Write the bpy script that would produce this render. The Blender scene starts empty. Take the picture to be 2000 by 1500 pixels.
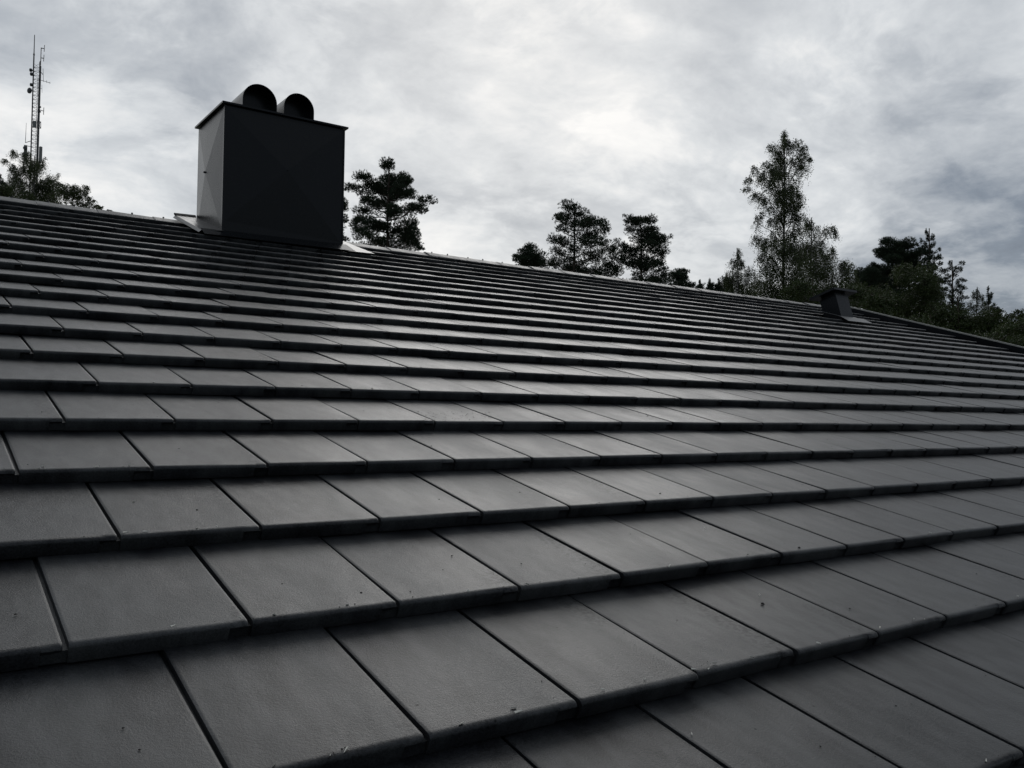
import bpy, math, random
import numpy as np
from mathutils import Matrix, Vector

random.seed(7)
rng = np.random.default_rng(7)
SC = bpy.context.scene
COL = SC.collection

# ------------------------------------------------------------------ camera
CAM_Z = 3.8                       # eye height above the ground
YAW, PITCH, ROLL = math.radians(35.013), math.radians(2.0), math.radians(0.668)
FPX = 1710.1                      # focal length in pixels of a 2000 px wide frame
FW = np.array([math.sin(YAW) * math.cos(PITCH), math.cos(YAW) * math.cos(PITCH), math.sin(PITCH)])
R0 = np.array([math.cos(YAW), -math.sin(YAW), 0.0])
U0 = np.cross(R0, FW)
RT = R0 * math.cos(ROLL) + U0 * math.sin(ROLL)
UP = -R0 * math.sin(ROLL) + U0 * math.cos(ROLL)
CAM = np.array([0.0, 0.0, CAM_Z])
cam_d = bpy.data.cameras.new('camera')
cam_d.sensor_width = 36.0
cam_d.lens = 36.0 * FPX / 2000.0
cam_d.clip_start, cam_d.clip_end = 0.02, 3000.0
cam = bpy.data.objects.new('camera', cam_d)
COL.objects.link(cam)
m = Matrix.Identity(4)
for i in range(3):
    m[i][0], m[i][1], m[i][2], m[i][3] = RT[i], UP[i], -FW[i], CAM[i]
cam.matrix_world = m
SC.camera = cam

def ray(x, y):
    return FW + RT * (x - 1000) / FPX + UP * (750 - y) / FPX
def at(x, y, depth):              # the place seen at (x, y), depth metres ahead
    return CAM + ray(x, y) * depth
def project(P):
    d = np.asarray(P, float) - CAM
    z = d @ FW
    return 1000 + FPX * (d @ RT) / z, 750 - FPX * (d @ UP) / z, z

# ------------------------------------------------------------------ sun and sky
SUN_AZ, SUN_EL = YAW + math.radians(0.0), math.radians(28.0)
sun_d = bpy.data.lights.new('sun', 'SUN')
sun_d.energy, sun_d.angle, sun_d.color = 0.75, math.radians(38), (1.0, 0.98, 0.95)
sun = bpy.data.objects.new('sun', sun_d)
COL.objects.link(sun)
sdir = Vector((math.sin(SUN_AZ) * math.cos(SUN_EL), math.cos(SUN_AZ) * math.cos(SUN_EL), math.sin(SUN_EL)))
sun.rotation_euler = sdir.to_track_quat('Z', 'Y').to_euler()
sun.location = (0, 0, 30)

class NT:
    """small helper for node trees"""
    def __init__(self, tree):
        self.t = tree
        self.n, self.l = tree.nodes, tree.links
    def new(self, kind, **kw):
        nd = self.n.new(kind)
        for k, v in kw.items():
            if k == 'inp':
                for a, b in v.items():
                    s = nd.inputs[a]
                    if isinstance(b, bpy.types.NodeSocket):
                        self.l.new(b, s)
                    else:
                        s.default_value = b
            else:
                setattr(nd, k, v)
        return nd
    def math(self, op, a, b=None, c=None, clamp=False):
        nd = self.new('ShaderNodeMath', operation=op, use_clamp=clamp)
        for i, v in enumerate((a, b, c)):
            if v is None: continue
            if isinstance(v, bpy.types.NodeSocket): self.l.new(v, nd.inputs[i])
            else: nd.inputs[i].default_value = v
        return nd.outputs[0]
    def vmath(self, op, a, b=None, scale=None):
        nd = self.new('ShaderNodeVectorMath', operation=op)
        for i, v in enumerate((a, b)):
            if v is None: continue
            if isinstance(v, bpy.types.NodeSocket): self.l.new(v, nd.inputs[i])
            else: nd.inputs[i].default_value = v
        if scale is not None: nd.inputs['Scale'].default_value = scale
        return nd.outputs['Value'] if op in ('DOT_PRODUCT', 'LENGTH') else nd.outputs[0]
    def noise(self, vec, scale, detail=4, rough=0.5, dist=0.0):
        return self.new('ShaderNodeTexNoise', inp={'Vector': vec, 'Scale': scale, 'Detail': detail, 'Roughness': rough, 'Distortion': dist})
    def ramp(self, fac, stops, interp='LINEAR'):
        nd = self.new('ShaderNodeValToRGB')
        nd.color_ramp.interpolation = interp
        el = nd.color_ramp.elements
        while len(el) < len(stops): el.new(0.5)
        for e, (p, c) in zip(el, stops):
            e.position = p
            e.color = (c, c, c, 1) if isinstance(c, (int, float)) else (*c, 1)
        self.l.new(fac, nd.inputs[0])
        return nd.outputs[0]
    def maprange(self, v, a, b, c, d, smooth=True):
        nd = self.new('ShaderNodeMapRange', interpolation_type='SMOOTHSTEP' if smooth else 'LINEAR')
        self.l.new(v, nd.inputs[0])
        for i, q in enumerate((a, b, c, d)): nd.inputs[i + 1].default_value = q
        return nd.outputs[0]
    def mix(self, fac, a, b, blend='MIX'):
        nd = self.new('ShaderNodeMix', data_type='RGBA', blend_type=blend)
        for s, v in ((nd.inputs[0], fac), (nd.inputs[6], a), (nd.inputs[7], b)):
            if isinstance(v, bpy.types.NodeSocket): self.l.new(v, s)
            elif isinstance(v, (tuple, list)): s.default_value = (*v, 1) if len(v) == 3 else v
            else: s.default_value = v
        return nd.outputs[2]

world = bpy.data.worlds.new('World')
SC.world = world
world.use_nodes = True
W_ = NT(world.node_tree)
W_.n.clear()
tc = W_.new('ShaderNodeTexCoord').outputs['Generated']
sky = W_.new('ShaderNodeTexSky', sky_type='NISHITA', sun_disc=False, sun_elevation=SUN_EL, sun_rotation=SUN_AZ)
# overcast: a cloud deck seen in perspective, thinner and brighter towards the hidden sun
sep = W_.new('ShaderNodeSeparateXYZ', inp={0: tc})
zz = W_.math('ADD', W_.math('ABSOLUTE', sep.outputs[2]), 0.30)
px_ = W_.math('DIVIDE', sep.outputs[0], zz)
py_ = W_.math('DIVIDE', sep.outputs[1], zz)
deck = W_.new('ShaderNodeCombineXYZ', inp={0: px_, 1: py_, 2: 3.7}).outputs[0]
warpn = W_.noise(deck, 1.1, 4, 0.55).outputs['Color']
warp = W_.vmath('SCALE', W_.vmath('SUBTRACT', warpn, (0.5, 0.5, 0.5)), scale=0.40)
dw = W_.vmath('NORMALIZE', W_.vmath('ADD', tc, warp))
deckw = W_.vmath('ADD', deck, W_.vmath('SCALE', W_.vmath('SUBTRACT', warpn, (0.5, 0.5, 0.5)), scale=0.35))
n1 = W_.noise(deckw, 1.5, 6, 0.58, 0.0).outputs['Fac']
n2 = W_.noise(deckw, 4.6, 6, 0.6, 0.0).outputs['Fac']
def unit(v):
    v = np.asarray(v, float)
    return tuple(v / np.linalg.norm(v))
def blob(c, inner, outer, amp, src=dw):
    d = W_.vmath('DOT_PRODUCT', src, c)
    return W_.maprange(d, math.cos(math.radians(outer)), math.cos(math.radians(inner)), 0.0, amp)
n3 = W_.noise(deckw, 13.0, 4, 0.62, 0.0).outputs['Fac']
n1 = W_.maprange(n1, 0.30, 0.70, -0.5, 0.5)          # broken cloud: clear tops and bases
n2 = W_.maprange(n2, 0.28, 0.72, -0.5, 0.5)
n4 = W_.maprange(W_.noise(deckw, 2.3, 8, 0.6, 0.0).outputs['Fac'], 0.47, 0.56, -0.5, 0.5)   # edges of separate cloud sheets
terms = [W_.math('MULTIPLY', n1, 0.27),
         W_.math('MULTIPLY', n4, 0.07),
         W_.math('MULTIPLY', n2, 0.24),
         W_.math('MULTIPLY', W_.math('SUBTRACT', n3, 0.5), 0.30),
         blob(unit(tuple(sdir)), 2, 80, 0.475, tc),
         blob(unit(ray(-1190, 300)), 8, 26, 0.22),  # bright patch added out of view, for the chimney's left side to reflect
         blob(unit(ray(140, 310)), 1, 8, 0.22),
         blob(unit(ray(1030, 330)), 1, 12, 0.04),
         blob(unit(ray(1900, 430)), 1, 7.5, -0.22),
         blob(unit(ray(2350, 640)), 4, 26, -0.20),
         blob(unit(ray(950, 10)), 1, 13, 0.09),
         blob(unit(ray(100, 60)), 2, 13, -0.08)]
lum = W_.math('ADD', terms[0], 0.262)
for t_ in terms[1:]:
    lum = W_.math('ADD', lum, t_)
cloud = W_.ramp(lum, [(0.0, (0.11, 0.13, 0.165)), (0.25, (0.215, 0.25, 0.30)), (0.5, (0.465, 0.495, 0.53)),
                      (0.75, (0.685, 0.71, 0.73)), (1.0, (0.935, 0.93, 0.915))])
sky_s = W_.vmath('SCALE', sky.outputs[0], scale=0.10)
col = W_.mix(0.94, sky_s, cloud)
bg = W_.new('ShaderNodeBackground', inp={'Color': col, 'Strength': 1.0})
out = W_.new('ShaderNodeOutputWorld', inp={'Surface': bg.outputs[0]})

SC.view_settings.view_transform = 'Standard'
SC.view_settings.look = 'None'
SC.view_settings.exposure = 0.0
SC.view_settings.gamma = 1.0
SC.view_settings.use_curve_mapping = False
SC.render.engine = 'CYCLES'
SC.cycles.max_bounces = 4
SC.cycles.use_denoising = True

# ------------------------------------------------------------------ helpers
def tag(o, label=None, cat=None, group=None, kind=None):
    if label: o['label'] = label
    if cat: o['category'] = cat
    if group: o['group'] = group
    if kind: o['kind'] = kind
    return o
def link(o, parent=None):
    COL.objects.link(o)
    if parent is not None:
        o.parent = parent
    return o
def empty(name, loc=(0, 0, 0)):
    o = bpy.data.objects.new(name, None)
    o.empty_display_size = 0.2
    o.location = loc
    return link(o)
def mesh_from(name, V, F, mat=None, smooth=None):
    me = bpy.data.meshes.new(name)
    me.from_pydata([tuple(map(float, v)) for v in V], [], [tuple(map(int, f)) for f in F])
    if mat is not None: me.materials.append(mat)
    if smooth is not None:
        me.polygons.foreach_set('use_smooth', [True] * len(me.polygons))
        me.set_sharp_from_angle(angle=math.radians(smooth))
    me.update()
    return me
def fast_mesh(name, V, F, mat):
    """V (n,3), F (m,k) numpy arrays"""
    me = bpy.data.meshes.new(name)
    k = F.shape[1]
    me.vertices.add(len(V)); me.loops.add(F.size); me.polygons.add(len(F))
    me.vertices.foreach_set('co', np.ascontiguousarray(V, np.float32).ravel())
    me.loops.foreach_set('vertex_index', np.ascontiguousarray(F, np.int32).ravel())
    me.polygons.foreach_set('loop_start', np.arange(0, F.size, k, dtype=np.int32))
    me.polygons.foreach_set('loop_total', np.full(len(F), k, np.int32))
    me.materials.append(mat)
    me.update(calc_edges=True)
    return me
def obj(name, me, parent=None, origin=(0, 0, 0)):
    o = bpy.data.objects.new(name, me)
    o.location = origin
    return link(o, parent)
class MB:
    """collects solids into one mesh"""
    def __init__(self): self.V, self.F = [], []
    def add(self, V, F):
        b = len(self.V)
        self.V += [tuple(map(float, v)) for v in V]
        self.F += [tuple(b + i for i in f) for f in F]
    def hexa(self, p):            # 8 corners: bottom 4 ccw, top 4 ccw
        self.add(p, [(3, 2, 1, 0), (4, 5, 6, 7), (0, 1, 5, 4), (1, 2, 6, 5), (2, 3, 7, 6), (3, 0, 4, 7)])
    def box(self, a, b):
        x0, y0, z0 = a; x1, y1, z1 = b
        self.hexa([(x0, y0, z0), (x1, y0, z0), (x1, y1, z0), (x0, y1, z0), (x0, y0, z1), (x1, y0, z1), (x1, y1, z1), (x0, y1, z1)])
    def tube(self, pts, rad, sides=6, cap=True):
        pts = [np.asarray(p, float) for p in pts]
        n = len(pts)
        rings = []
        for i, p in enumerate(pts):
            t = pts[min(i + 1, n - 1)] - pts[max(i - 1, 0)]
            t = t / (np.linalg.norm(t) + 1e-9)
            a = np.cross(t, (0.13, 0.21, 1.0)) if abs(t[2]) < 0.95 else np.cross(t, (1.0, 0.1, 0.0))
            a /= np.linalg.norm(a)
            b = np.cross(t, a)
            r = rad[i] if hasattr(rad, '__len__') else rad
            rings.append([p + r * (a * math.cos(2 * math.pi * k / sides) + b * math.sin(2 * math.pi * k / sides)) for k in range(sides)])
        V = [v for ring in rings for v in ring]
        F = []
        for i in range(n - 1):
            for k in range(sides):
                k2 = (k + 1) % sides
                F.append((i * sides + k, i * sides + k2, (i + 1) * sides + k2, (i + 1) * sides + k))
        if cap:
            F.append(tuple(range(sides - 1, -1, -1)))
            F.append(tuple((n - 1) * sides + k for k in range(sides)))
        self.add(V, F)
    def build(self, name, mat, parent=None, smooth=None, origin=(0, 0, 0)):
        o = np.asarray(origin, float)
        V = [tuple(np.asarray(v) - o) for v in self.V]
        return obj(name, mesh_from(name, V, self.F, mat, smooth), parent, origin)

# ------------------------------------------------------------------ materials
def new_mat(name):
    mt = bpy.data.materials.new(name)
    mt.use_nodes = True
    t = NT(mt.node_tree)
    t.n.clear()
    bs = t.new('ShaderNodeBsdfPrincipled')
    t.new('ShaderNodeOutputMaterial', inp={'Surface': bs.outputs[0]})
    return mt, t, bs

def tile_material(name, per_object):
    mt, t, bs = new_mat(name)
    pos = t.new('ShaderNodeNewGeometry').outputs['Position']
    if per_object:
        rnd = t.new('ShaderNodeObjectInfo').outputs['Random']
    else:
        rnd = t.new('ShaderNodeAttribute', attribute_name='tile_rand').outputs['Fac']
    # stretch along the fall of the roof so that wash marks run down the tile
    sc = t.vmath('MULTIPLY', pos, (1.0, 0.35, 0.35))
    off = t.vmath('ADD', sc, t.new('ShaderNodeCombineXYZ', inp={0: t.math('MULTIPLY', rnd, 0.0), 1: 0.0, 2: t.math('MULTIPLY', rnd, 9.0)}).outputs[0])
    blot = t.noise(off, 6.0, 4, 0.55, 0.3).outputs['Fac']
    streak = t.noise(off, 26.0, 3, 0.6, 0.2).outputs['Fac']
    fine = t.noise(pos, 230.0, 2, 0.75).outputs['Fac']
    grain = t.noise(pos, 900.0, 2, 0.6).outputs['Fac']
    vor = t.new('ShaderNodeTexVoronoi', feature='F1', inp={'Vector': pos, 'Scale': 21.0, 'Randomness': 1.0})
    spot_on = t.math('GREATER_THAN', t.new('ShaderNodeSeparateColor', inp={0: vor.outputs['Color']}).outputs[0], 0.86)
    spot = t.math('MULTIPLY', t.maprange(vor.outputs['Distance'], 0.035, 0.075, 1.0, 0.0), spot_on)
    blot = t.maprange(blot, 0.30, 0.70, 0.0, 1.0)
    streak = t.maprange(streak, 0.30, 0.70, 0.0, 1.0)
    fine = t.maprange(fine, 0.28, 0.72, 0.0, 1.0)
    v = t.math('ADD', t.math('MULTIPLY', t.math('SUBTRACT', blot, 0.5), 0.7), 1.0)
    v = t.math('ADD', v, t.math('MULTIPLY', t.math('SUBTRACT', streak, 0.5), 0.35))
    v = t.math('ADD', v, t.math('MULTIPLY', t.math('SUBTRACT', fine, 0.5), 0.6))
    v = t.math('ADD', v, t.math('MULTIPLY', t.math('SUBTRACT', grain, 0.5), 1.0))
    v = t.math('MULTIPLY', v, t.math('ADD', t.math('MULTIPLY', rnd, 0.5), 0.75))
    base = t.mix(blot, (0.0158, 0.0170, 0.0196), (0.0182, 0.0196, 0.0202))
    base = t.mix(1.0, base, t.new('ShaderNodeCombineColor', inp={0: v, 1: v, 2: v}).outputs[0], 'MULTIPLY')
    base = t.mix(t.math('MULTIPLY', spot, 0.75), base, (0.012, 0.012, 0.011))
    stain = None
    if per_object:                # dirt washed down beside some joints
        loc = t.new('ShaderNodeSeparateXYZ', inp={0: t.new('ShaderNodeTexCoord').outputs['Object']})
        band = t.maprange(loc.outputs[0], 0.19, 0.275, 0.0, 1.0)
        some = t.maprange(t.noise(off, 4.0, 2, 0.5).outputs['Fac'], 0.52, 0.62, 0.0, 1.0)
        sp_ = t.maprange(t.noise(pos, 90.0, 5, 0.7).outputs['Fac'], 0.45, 0.6, 0.0, 1.0)
        stain = t.math('MULTIPLY', t.math('MULTIPLY', band, some), t.math('MULTIPLY', sp_, 0.6))
        base = t.mix(stain, base, (0.008, 0.008, 0.008))
    t.l.new(base, bs.inputs['Base Color'])
    ro = t.math('ADD', t.math('MULTIPLY', blot, 0.12), t.math('ADD', t.math('MULTIPLY', rnd, 0.07), t.math('ADD', 0.31, t.math('MULTIPLY', fine, 0.10))))
    t.l.new(ro, bs.inputs['Roughness'])
    spv = t.math('ADD', t.math('ADD', 0.11, t.math('MULTIPLY', rnd, 0.13)), t.math('ADD', t.math('MULTIPLY', blot, 0.17), t.math('ADD', t.math('MULTIPLY', streak, 0.12), t.math('MULTIPLY', t.math('MULTIPLY', fine, grain), 0.34))))
    spv = t.math('MULTIPLY', spv, t.math('SUBTRACT', 1.0, t.math('MULTIPLY', spot, 0.8)))
    if stain is not None:
        spv = t.math('MULTIPLY', spv, t.math('SUBTRACT', 1.0, t.math('MULTIPLY', stain, 0.8)))
    t.l.new(spv, bs.inputs['Specular IOR Level'])
    bh = t.math('ADD', t.math('ADD', t.math('MULTIPLY', fine, 0.35), t.math('MULTIPLY', grain, 0.5)), t.math('MULTIPLY', t.noise(pos, 60.0, 3, 0.6).outputs['Fac'], 0.35))
    bp = t.new('ShaderNodeBump', inp={'Strength': 0.36, 'Distance': 0.002, 'Height': bh})
    t.l.new(bp.outputs[0], bs.inputs['Normal'])
    return mt

def metal_material(name, base, rough, var=0.25, bump=0.0006):
    mt, t, bs = new_mat(name)
    pos = t.new('ShaderNodeTexCoord').outputs['Object']
    a = t.noise(pos, 3.0, 5, 0.6, 0.4).outputs['Fac']
    b = t.noise(t.vmath('MULTIPLY', pos, (9.0, 9.0, 1.2)), 2.0, 4, 0.6).outputs['Fac']
    g = t.noise(pos, 260.0, 2, 0.6).outputs['Fac']
    v = t.math('ADD', 1.0 - var, t.math('MULTIPLY', t.math('ADD', a, b), var))
    v = t.math('ADD', v, t.math('MULTIPLY', t.math('SUBTRACT', g, 0.5), 0.25))
    c = t.mix(1.0, base, t.new('ShaderNodeCombineColor', inp={0: v, 1: v, 2: v}).outputs[0], 'MULTIPLY')
    t.l.new(c, bs.inputs['Base Color'])
    t.l.new(t.math('ADD', rough - 0.04, t.math('MULTIPLY', a, 0.08)), bs.inputs['Roughness'])
    bs.inputs['Specular IOR Level'].default_value = 0.22 if rough < 0.275 and base[0] < 0.02 else 0.5
    h = t.math('ADD', t.math('MULTIPLY', t.noise(pos, 2.2, 2, 0.5).outputs['Fac'], 22.0), g)
    bp = t.new('ShaderNodeBump', inp={'Strength': 0.2, 'Distance': bump, 'Height': h})
    t.l.new(bp.outputs[0], bs.inputs['Normal'])
    return mt

def plain_material(name, base, rough=0.8, scale=6.0, var=0.5):
    mt, t, bs = new_mat(name)
    pos = t.new('ShaderNodeTexCoord').outputs['Object']
    a = t.noise(pos, scale, 5, 0.6).outputs['Fac']
    v = t.math('ADD', 1.0 - var / 2, t.math('MULTIPLY', a, var))
    c = t.mix(1.0, base, t.new('ShaderNodeCombineColor', inp={0: v, 1: v, 2: v}).outputs[0], 'MULTIPLY')
    t.l.new(c, bs.inputs['Base Color'])
    bs.inputs['Roughness'].default_value = rough
    return mt

def leaf_material(name, c1, c2, transl=0.25):
    mt = bpy.data.materials.new(name)
    mt.use_nodes = True
    t = NT(mt.node_tree)
    t.n.clear()
    g = t.new('ShaderNodeNewGeometry')
    big = t.noise(g.outputs['Position'], 0.9, 3, 0.5).outputs['Fac']
    f = t.math('ADD', t.math('MULTIPLY', g.outputs['Random Per Island'], 0.6), t.math('MULTIPLY', big, 0.5), clamp=True)
    c = t.mix(f, c1, c2)
    bs = t.new('ShaderNodeBsdfPrincipled', inp={'Base Color': c, 'Roughness': 0.55, 'Specular IOR Level': 0.3})
    tr = t.new('ShaderNodeBsdfTranslucent', inp={'Color': c})
    mx = t.new('ShaderNodeMixShader', inp={0: transl, 1: bs.outputs[0], 2: tr.outputs[0]})
    t.new('ShaderNodeOutputMaterial', inp={'Surface': mx.outputs[0]})
    return mt

M_TILE = tile_material('concrete tile', True)
M_TILE_F = tile_material('concrete tile field', False)
M_PAINT = metal_material('anthracite sheet metal', (0.006, 0.0072, 0.0085), 0.27)
M_FLASH = metal_material('smooth flashing sheet', (0.03, 0.03, 0.031), 0.36)
M_LEAD = metal_material('weathered flashing sheet', (0.115, 0.115, 0.115), 0.45)
M_EDGE = metal_material('galvanised edge', (0.36, 0.35, 0.31), 0.5)
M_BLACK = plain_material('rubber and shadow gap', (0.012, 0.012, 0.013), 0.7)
M_DECK = plain_material('roofing felt', (0.02, 0.02, 0.02), 0.9)
M_WALL = plain_material('painted timber wall', (0.32, 0.30, 0.27), 0.8)
M_MAST = plain_material('galvanised mast steel', (0.045, 0.047, 0.05), 0.5)
M_DISH = plain_material('dark antenna plastic', (0.05, 0.052, 0.056), 0.5)
M_PANEL = plain_material('grey antenna plastic', (0.16, 0.165, 0.16), 0.5)
M_BARK = plain_material('pine bark', (0.06, 0.045, 0.035), 0.9, 8.0, 0.8)
M_BIRCHBARK = plain_material('birch bark', (0.09, 0.085, 0.08), 0.8, 3.0, 1.2)
M_NEEDLE = leaf_material('pine needles', (0.018, 0.032, 0.019), (0.040, 0.060, 0.030), 0.10)
M_SPRUCE = leaf_material('young pine needles', (0.020, 0.038, 0.025), (0.042, 0.064, 0.037), 0.08)
M_BIRCH = leaf_material('birch leaves', (0.030, 0.046, 0.018), (0.070, 0.088, 0.030), 0.22)
M_BROAD = leaf_material('broad leaves', (0.026, 0.044, 0.015), (0.062, 0.082, 0.023), 0.18)
M_FLECK = plain_material('pale seed flakes', (0.62, 0.60, 0.53), 0.8)
M_SPECK = plain_material('dark droppings and cone scales', (0.018, 0.016, 0.014), 0.9)

# ------------------------------------------------------------------ ground
mt, t, bs = new_mat('meadow')
p_ = t.new('ShaderNodeNewGeometry').outputs['Position']
a_ = t.noise(p_, 0.15, 6, 0.6).outputs['Fac']
b_ = t.noise(p_, 9.0, 4, 0.6).outputs['Fac']
cg = t.mix(a_, (0.05, 0.07, 0.025), (0.10, 0.11, 0.045))
t.l.new(t.mix(t.math('MULTIPLY', b_, 0.6), cg, (0.03, 0.035, 0.02)), bs.inputs['Base Color'])
bs.inputs['Roughness'].default_value = 0.95
gv, gf = [], []
N = 24
for j in range(N + 1):
    for i in range(N + 1):
        x, y = -900 + 1800 * i / N, -900 + 1800 * j / N
        gv.append((x, y, 0.0))
for j in range(N):
    for i in range(N):
        a = j * (N + 1) + i
        gf.append((a, a + 1, a + N + 2, a + N + 1))
tag(obj('ground', mesh_from('ground', gv, gf, mt)), 'grassy ground around the house', kind='structure')

# ------------------------------------------------------------------ house and roof
TH = 0.2942972                    # roof pitch
E = 0.4045792                     # course spacing up the slope
TW = 0.30                         # tile cover width
JU, LV, LZ = 0.2337349, 0.7996281, -0.6132678 + CAM_Z     # joint phase, first lip line
TILT = math.radians(5.5)          # each tile lies flatter than the roof
C_, S_ = math.cos(TH), math.sin(TH)
def lip(u, s, n=0.0):             # roof coordinates: u along the ridge, s up the slope from lip 0, n off the lip plane
    return np.array([u, LV + s * C_ - n * S_, LZ + s * S_ + n * C_])
def sv(v): return (v - LV) / C_
RIDGE_S = 21.6 * E
RIDGE_V = LV + RIDGE_S * C_
RIDGE_Z = LZ + RIDGE_S * S_
U_MIN, U_MAX = -7.2, 13.2
C_MIN, C_MAX = -4, 21

house = empty('house', (3.0, RIDGE_V, 0.0))
tag(house, 'house with a low-pitched roof of dark grey flat concrete tiles', 'house')
HO = Vector(house.location)
def hb(mb, name, mat, parent=None, smooth=None):
    """build a part of the house; the house sits off the origin"""
    o = mb.build(name, mat, None, smooth)
    o.parent = parent or house
    o.matrix_parent_inverse = Matrix.Translation(-HO) if parent is None else Matrix.Identity(4)
    return o

eave_s = C_MIN * E + 0.05
dk = MB()
b0, b1 = -0.10, -0.055            # deck lies under the tiles
pf0, pf1 = lip(0, eave_s, b1), lip(0, RIDGE_S, b1)
qf0, qf1 = lip(0, eave_s, b0 - 0.15), lip(0, RIDGE_S, b0 - 0.15)
for sgn in (1, -1):
    yy = lambda v: v if sgn == 1 else 2 * RIDGE_V - v
    P = [(U_MIN, yy(qf0[1]), qf0[2]), (U_MAX, yy(qf0[1]), qf0[2]), (U_MAX, yy(qf1[1] - 0.002), qf1[2]), (U_MIN, yy(qf1[1] - 0.002), qf1[2]),
         (U_MIN, yy(pf0[1]), pf0[2]), (U_MAX, yy(pf0[1]), pf0[2]), (U_MAX, yy(pf1[1] - 0.002), pf1[2]), (U_MIN, yy(pf1[1] - 0.002), pf1[2])]
    dk.hexa(P)
roof = dk.build('roof', M_DECK, None)
roof.parent = house
roof.matrix_parent_inverse = Matrix.Translation(-HO)
wl = MB()
wy0, wy1 = pf0[1] + 0.5, 2 * RIDGE_V - pf0[1] - 0.5
wz = pf0[2] - 0.12
wl.box((U_MIN + 0.3, wy0, -0.1), (U_MAX - 0.3, wy1, wz))
for x0, x1 in ((U_MIN + 0.3, U_MIN + 0.5), (U_MAX - 0.5, U_MAX - 0.3)):   # gable triangles
    za = lip(0, RIDGE_S, b0 - 0.17)[2]
    wl.add([(x0, wy0, wz), (x1, wy0, wz), (x1, wy1, wz), (x0, wy1, wz), (x0, RIDGE_V, za), (x1, RIDGE_V, za)],
           [(0, 1, 5, 4), (2, 3, 4, 5), (1, 2, 5), (0, 4, 3), (3, 2, 1, 0)])
hb(wl, 'wall', M_WALL)

# --- one tile: nose rounded, thin overlap strip on its right, water channel on its left
GAP = 0.009
def tile_arrays(seed, length=0.44):
    r = random.Random(seed)
    x0, x1 = GAP / 2, TW - GAP / 2
    xs = x1 - 0.036 + r.uniform(-0.004, 0.004)
    zs = -0.015 + r.uniform(-0.003, 0.002)
    zs = -0.0165 + r.uniform(-0.002, 0.001)
    cols = [(x0, 1, -0.037), (x0 + 0.003, 0, -0.037), (x0 + 0.006, 0, -0.037), (0.13, 0, -0.037), (xs, 0, -0.037),
            (xs + 0.0005, 0, zs - 0.002), (x1 - 0.017, 0, zs + r.uniform(-0.002, 0.003)), (x1 - 0.006, 0, zs), (x1 - 0.003, 0, zs), (x1, 1, zs + 0.001)]
    V, F = [], []
    for k, (x, edge, zb) in enumerate(cols):
        d = 0.0016 if edge else 0.0
        jy = r.uniform(-0.0008, 0.0008)
        jz = r.uniform(-0.0006, 0.0006)
        prof = [(0.0075 + jy if zb > -0.02 else 0.010 + jy, zb), (0.0010 + jy, -0.0095 if zb < -0.02 else max(-0.0095, zb + 0.002)), (0.0022 + jy, -0.0045 + jz), (0.0055 + jy, -0.0014 + jz),
                (0.0110, 0.0), (0.0150, 0.0), (length, 0.0), (length, zb + 0.004)]
        if edge:
            prof = [(y + (0.0012 if i < 4 else 0), z - (d if 1 < i < 7 else 0)) for i, (y, z) in enumerate(prof)]
        V += [(x, y, z) for y, z in prof]
    n = 8
    for k in range(len(cols) - 1):
        for i in range(n):
            i2 = (i + 1) % n
            F.append((k * n + i, k * n + i2, (k + 1) * n + i2, (k + 1) * n + i))
    F.append(tuple(range(n)))
    F.append(tuple((len(cols) - 1) * n + i for i in range(n - 1, -1, -1)))
    F = [tuple(reversed(f)) for f in F]
    b = len(V)
    y0 = 0.0115 + r.uniform(-0.001, 0.001)
    a = (-0.041, y0, -0.0375); c = (x0 + 0.001, length - 0.01, -0.0145)
    V += [(a[0], a[1] + 0.005, a[2]), (c[0], a[1] + 0.005, a[2]), (c[0], c[1], a[2]), (a[0], c[1], a[2]), (a[0], a[1], c[2]), (c[0], a[1], c[2]), (c[0], c[1], c[2]), (a[0], c[1], c[2])]
    F += [tuple(b + i for i in f) for f in [(3, 2, 1, 0), (4, 5, 6, 7), (0, 1, 5, 4), (1, 2, 6, 5), (2, 3, 7, 6), (3, 0, 4, 7)]]
    return np.array(V), F
NVAR = 6
TILES = [tile_arrays(100 + i) for i in range(NVAR)]
SHORT = tile_arrays(120, 0.235)
TILE_ME = [mesh_from('tile', V, F, M_TILE, 38) for V, F in TILES]
SHORT_ME = mesh_from('tile', SHORT[0], SHORT[1], M_TILE, 38)

def tile_matrix(j, n, r):
    p = lip(JU + TW * (n + 0.5 * (j % 2)), j * E)
    rot = Matrix.Rotation(TH - TILT + math.radians(r.gauss(0, 0.22)), 4, 'X') @ Matrix.Rotation(math.radians(r.gauss(0, 0.09)), 4, 'Z') @ Matrix.Rotation(math.radians(r.gauss(0, 0.14)), 4, 'Y')
    q = Vector(p) + Vector((r.gauss(0, 0.0008), r.gauss(0, 0.0022), r.gauss(0, 0.0006) + 0.0006))
    return Matrix.Translation(q) @ rot

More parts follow.
